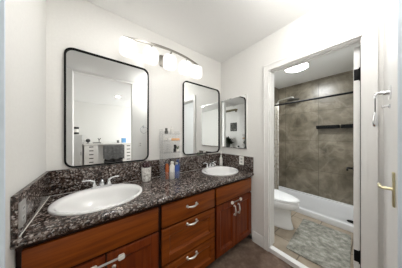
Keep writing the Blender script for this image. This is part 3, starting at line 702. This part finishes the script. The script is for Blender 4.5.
b = B(); prism(b, round_rect(-0.41, 0.41, -0.245, 0.245, 0.015, 4), 'z', 0.0, 0.012)
bmt = thing('bath_mat', 'mottled grey-green bath mat on the tile floor before the shower', 'mat', (0.566, -1.107, 0.001), math.radians(4.3))
obj('pile', b, 'mat', bmt)
b = B(); o_, i_ = round_rect(-0.414, 0.414, -0.249, 0.249, 0.018, 4), round_rect(-0.402, 0.402, -0.237, 0.237, 0.012, 4)
rings_mesh(b, [[(x, y, z) for x, y in p] for p, z in ((o_, 0.0), (o_, 0.012), (i_, 0.0135), (i_, 0.0))]+[[(x, y, 0.0) for x, y in o_]], False, False); obj('hem', b, 'mat', bmt)

# ------------------------------------------------------------- bedroom seen in the mirrors
def drawer_unit(xc, label):
    t = thing('drawer_unit', label, 'drawer unit', (xc, -4.34, F0), 0, 'white drawer units under the desk')
    b = B(); box(b, -0.18, 0.18, -0.235, 0.22, 0.03, 1.05); 
    for sx_ in (-0.16, 0.16):
        for sy_ in (-0.2, 0.2): box(b, sx_-0.015, sx_+0.015, sy_-0.015, sy_+0.015, 0.0, 0.03)
    obj('body', b, 'white', t)
    for k in range(8):
        z0 = 0.05+k*0.122
        b = B(); box(b, -0.172, 0.172, 0.22, 0.238, z0, z0+0.116, 0.002); d = obj('drawer', b, 'white', t)
        b = B(); box(b, -0.055, 0.055, 0.2375, 0.2395, z0+0.070, z0+0.098, 0.0); obj('finger_slot', b, 'slot', d)
    return t
du = drawer_unit(-1.665, 'white narrow drawer unit under the left end of the desk, seen in the mirror')
dup(du, (-0.60, -4.34, F0), None, 'white narrow drawer unit under the right end of the desk, seen in the mirror')
b = B(); box(b, -1.87, -0.36, -4.585, -4.08, 1.0515+F0, 1.10+F0, 0.004); dk = obj('desktop', b, 'white', None, 30); tag(dk, 'white desk board resting on two drawer units, seen in the mirror', 'desk')
DZ = 1.1005+F0
ch = thing('office_chair', 'dark swivel chair between the drawer units under a grey blanket', 'chair', (-1.09, -3.92, F0))
b = B(); box(b, -0.25, 0.25, -0.25, 0.25, 0.44, 0.53, 0.03, 3); obj('seat', b, 'blackplastic', ch, 40)
b = B(); box(b, -0.25, 0.25, 0.20, 0.255, 0.56, 1.02, 0.025, 3); obj('backrest', b, 'blackplastic', ch, 40)
b = B(); box(b, -0.03, 0.03, 0.255, 0.285, 0.42, 0.9, 0.008); box(b, -0.03, 0.03, 0.0, 0.285, 0.40, 0.435, 0.008); obj('back_support', b, 'blackplastic', ch, 40)
b = B(); tube(b, [(0, 0, 0.09), (0, 0, 0.44)], 0.025); obj('column', b, 'blackplastic', ch, 40)
for k in range(5):
    a = 2*PI*k/5+0.3; b = B(); tube(b, [(0, 0, 0.10), (0.27*math.cos(a), 0.27*math.sin(a), 0.065)], 0.018); lathe(b, [(0.022, 0), (0.026, 0.01), (0.026, 0.04), (0.022, 0.05)], 0.27*math.cos(a), 0.27*math.sin(a), 0, 12); obj('leg', b, 'blackplastic', ch, 40)
b = B(); R = []
prof = [(0.312, 0.62), (0.312, 0.80), (0.310, 1.00), (0.295, 1.045), (0.230, 1.05), (0.178, 1.03), (0.172, 0.9), (0.172, 0.75)]
inner = [(0.180, 0.75), (0.180, 0.9), (0.185, 1.023), (0.230, 1.032), (0.288, 1.032), (0.298, 1.00), (0.300, 0.80), (0.300, 0.62)]
xs = [-0.285+0.57*k/18 for k in range(19)]
rings_mesh(b, [[(x, y+0.006*math.sin(i*1.7), z+(0.03*math.sin(i*0.9+1) if z < 0.7 else 0)) for y, z in prof+inner] for i, x in enumerate(xs)])
o = obj('blanket', b, 'blanket', None, 60); o.location = (-1.09, -3.92, F0); tag(o, 'grey woven blanket draped over the desk chair, seen in the mirror', 'blanket')
# small things on the desk
lobj('desk_globe', [(0.04, 0), (0.045, 0.006), (0.01, 0.015), (0.01, 0.03), (0.045, 0.05), (0.062, 0.09), (0.045, 0.135), (0.005, 0.152)], 'blackplastic', 'round black ornament at the left end of the white desk', 'ornament', (-1.75, -4.25, DZ), 16)
t = thing('desk_stand', 'small black forked stand with tray on the white desk', 'stand', (-1.50, -4.25, DZ))
b = B(); box(b, -0.13, 0.09, -0.07, 0.07, 0, 0.03, 0.005); obj('tray', b, 'greyitem', t); b = B(); tube(b, [(0.04, 0, 0.03), (0.04, 0, 0.10), (0.01, 0, 0.17)], 0.01); tube(b, [(0.04, 0, 0.10), (0.08, 0, 0.17)], 0.01); obj('fork', b, 'blackplastic', t, 50)
b = B(); box(b, -0.07, 0.07, -0.05, 0.05, 0, 0.165, 0.004); o = obj('tissue_box', b, 'blue', None, 30); o.location = (-0.735, -4.22, DZ); tag(o, 'light blue box standing at the right of the white desk', 'box')
lobj('pencil_cup', [(0.035, 0), (0.037, 0.004), (0.040, 0.09), (0.036, 0.09), (0.03, 0.006)], 'greyitem', 'dark cup on the desk left of the light blue box', 'cup', (-0.915, -4.22, DZ), 16)
tw = thing('tall_cabinet', 'pale grey tall narrow cabinet left of the desk, seen in the mirror', 'cabinet', (-2.005, -4.33, F0))
b = B(); box(b, -0.125, 0.125, -0.22, 0.22, 0, 1.368, 0.004); obj('body', b, 'grey', tw); b = B(); box(b, -0.12, 0.12, 0.22, 0.236, 0.05, 1.36, 0.003); dd = obj('door', b, 'grey', tw)
b = B(); tube(b, [(0.09, 0.236, 0.75), (0.09, 0.25, 0.76), (0.09, 0.25, 0.84), (0.09, 0.236, 0.85)], 0.005); obj('handle', b, 'black', dd, 50)
cn = thing('canister', 'white canister with two black bands on the tall grey cabinet', 'canister', (-2.03, -4.2, 1.3690+F0))
b = B(); lathe(b, [(0.05, 0), (0.055, 0.005), (0.055, 0.25), (0.045, 0.262)], seg=20); cb_ = obj('body', b, 'whiteplastic', cn, 40)
for z in (0.02, 0.185):
    b = B(); lathe(b, [(0.0555, z), (0.066, z+0.01), (0.066, z+0.055), (0.0555, z+0.065)], seg=20, caps=False); obj('band', b, 'blackplastic', cn, 40)
sp = thing('ceiling_spot', 'small glowing ceiling spotlight reflected in the left mirror', 'light', (-1.043, -3.13, CE))
b = B(); lathe(b, [(0.055, -0.012), (0.075, -0.008), (0.08, -0.0005)], seg=24); obj('trim_ring', b, 'white', sp, 40); b = B(); lathe(b, [(0.01, -0.016), (0.054, -0.0125)], seg=24); obj('lens', b, 'bedlamp', sp)

d3 = bpy.data.objects.new('door_3', None); C.objects.link(d3); d3['kind'] = 'structure'; d3.location = (-2.65, 0, F0)
b = B(); box(b, 0.0005, 0.030, -1.67, -0.86, 0.005, 2.06, 0.002); obj('leaf', b, 'trim', d3)
b = B(); lathe(b, [(0.025, 0), (0.025, 0.006), (0.010, 0.01), (0.010, 0.03), (0.026, 0.04), (0.022, 0.06)], mtx=Matrix.Translation((0.030, -1.60, 0.97)) @ Matrix.Rotation(PI/2, 4, 'Y'), seg=16); obj('door_knob', b, 'black', d3, 40)
fs = thing('wall_shelf', 'olive wooden ledge high on the bedroom wall, reflected in the small mirror', 'shelf', (-2.65, -2.02, 2.24))
b = B(); box(b, 0.0005, 0.12, -0.34, 0.34, 0.0, 0.055, 0.003); obj('board', b, 'olive', fs)
for y_ in (-0.285, 0.285):
    b = B(); box(b, 0.0005, 0.05, y_-0.015, y_+0.015, -0.05, 0.0); obj('bracket', b, 'olive', fs)
pf = thing('picture_frame', 'dark framed picture on the bedroom wall above the plant, in the small mirror', 'picture', (-2.65, -1.86, 1.48))
b = B(); box(b, 0.0005, 0.02, -0.15, 0.15, 0.0, 0.32, 0.003); obj('frame', b, 'blackplastic', pf); b = B(); box(b, 0.02, 0.021, -0.12, 0.12, 0.03, 0.29); obj('print', b, speckle_mat('dark_print', [(0.4, (40, 42, 38)), (0.55, (92, 92, 84)), (0.65, (150, 148, 138))], 12, 0.6, 0.0), pf)
st = thing('plant_stand', 'white side table under the bushy plant, reflected in the small mirror', 'table', (-2.43, -1.95, F0))
b = B(); box(b, -0.19, 0.19, -0.22, 0.22, 0.88, 0.91, 0.004); obj('top', b, 'white', st)
for sx_ in (-0.165, 0.165):
    for sy_ in (-0.195, 0.195):
        b = B(); box(b, sx_-0.016, sx_+0.016, sy_-0.016, sy_+0.016, 0, 0.88); obj('leg', b, 'white', st)
pp = thing('potted_plant', 'bushy dark green potted plant on the white side table, in the small mirror', 'plant', (-2.43, -1.95, F0+0.9105))
b = B(); lathe(b, [(0.07, 0), (0.075, 0.005), (0.09, 0.13), (0.082, 0.13), (0.07, 0.11), (0.005, 0.11)], seg=20); obj('pot', b, 'greyitem', pp, 40)
b = B()
for k in range(110):
    a = random.uniform(0, 2*PI); e = random.uniform(0.1, 1.4); r_ = random.uniform(0.12, 0.27)
    d = Vector((math.cos(a)*math.cos(e), math.sin(a)*math.cos(e), math.sin(e)))
    p0 = Vector((0, 0, 0.11)); p2 = p0+d*r_*1.25; p2.z = max(p2.z, 0.06); n = d.cross(Vector((0, 0, 1))).normalized()*0.042; m_ = p0.lerp(p2, 0.65)+Vector((0, 0, 0.03)); q = p0.lerp(p2, 0.3)+Vector((0, 0, 0.015))
    up_ = Vector((0, 0, 0.002)); V = [b.verts.new(x) for x in (p0, q+n*0.5, m_+n, p2, m_-n, q-n*0.5)]; b.faces.new(V)
    V2 = [b.verts.new(x-up_) for x in (p0, q+n*0.5, m_+n, p2, m_-n, q-n*0.5)]; b.faces.new(list(reversed(V2)))
lf = obj('foliage', b, 'leaf', pp)
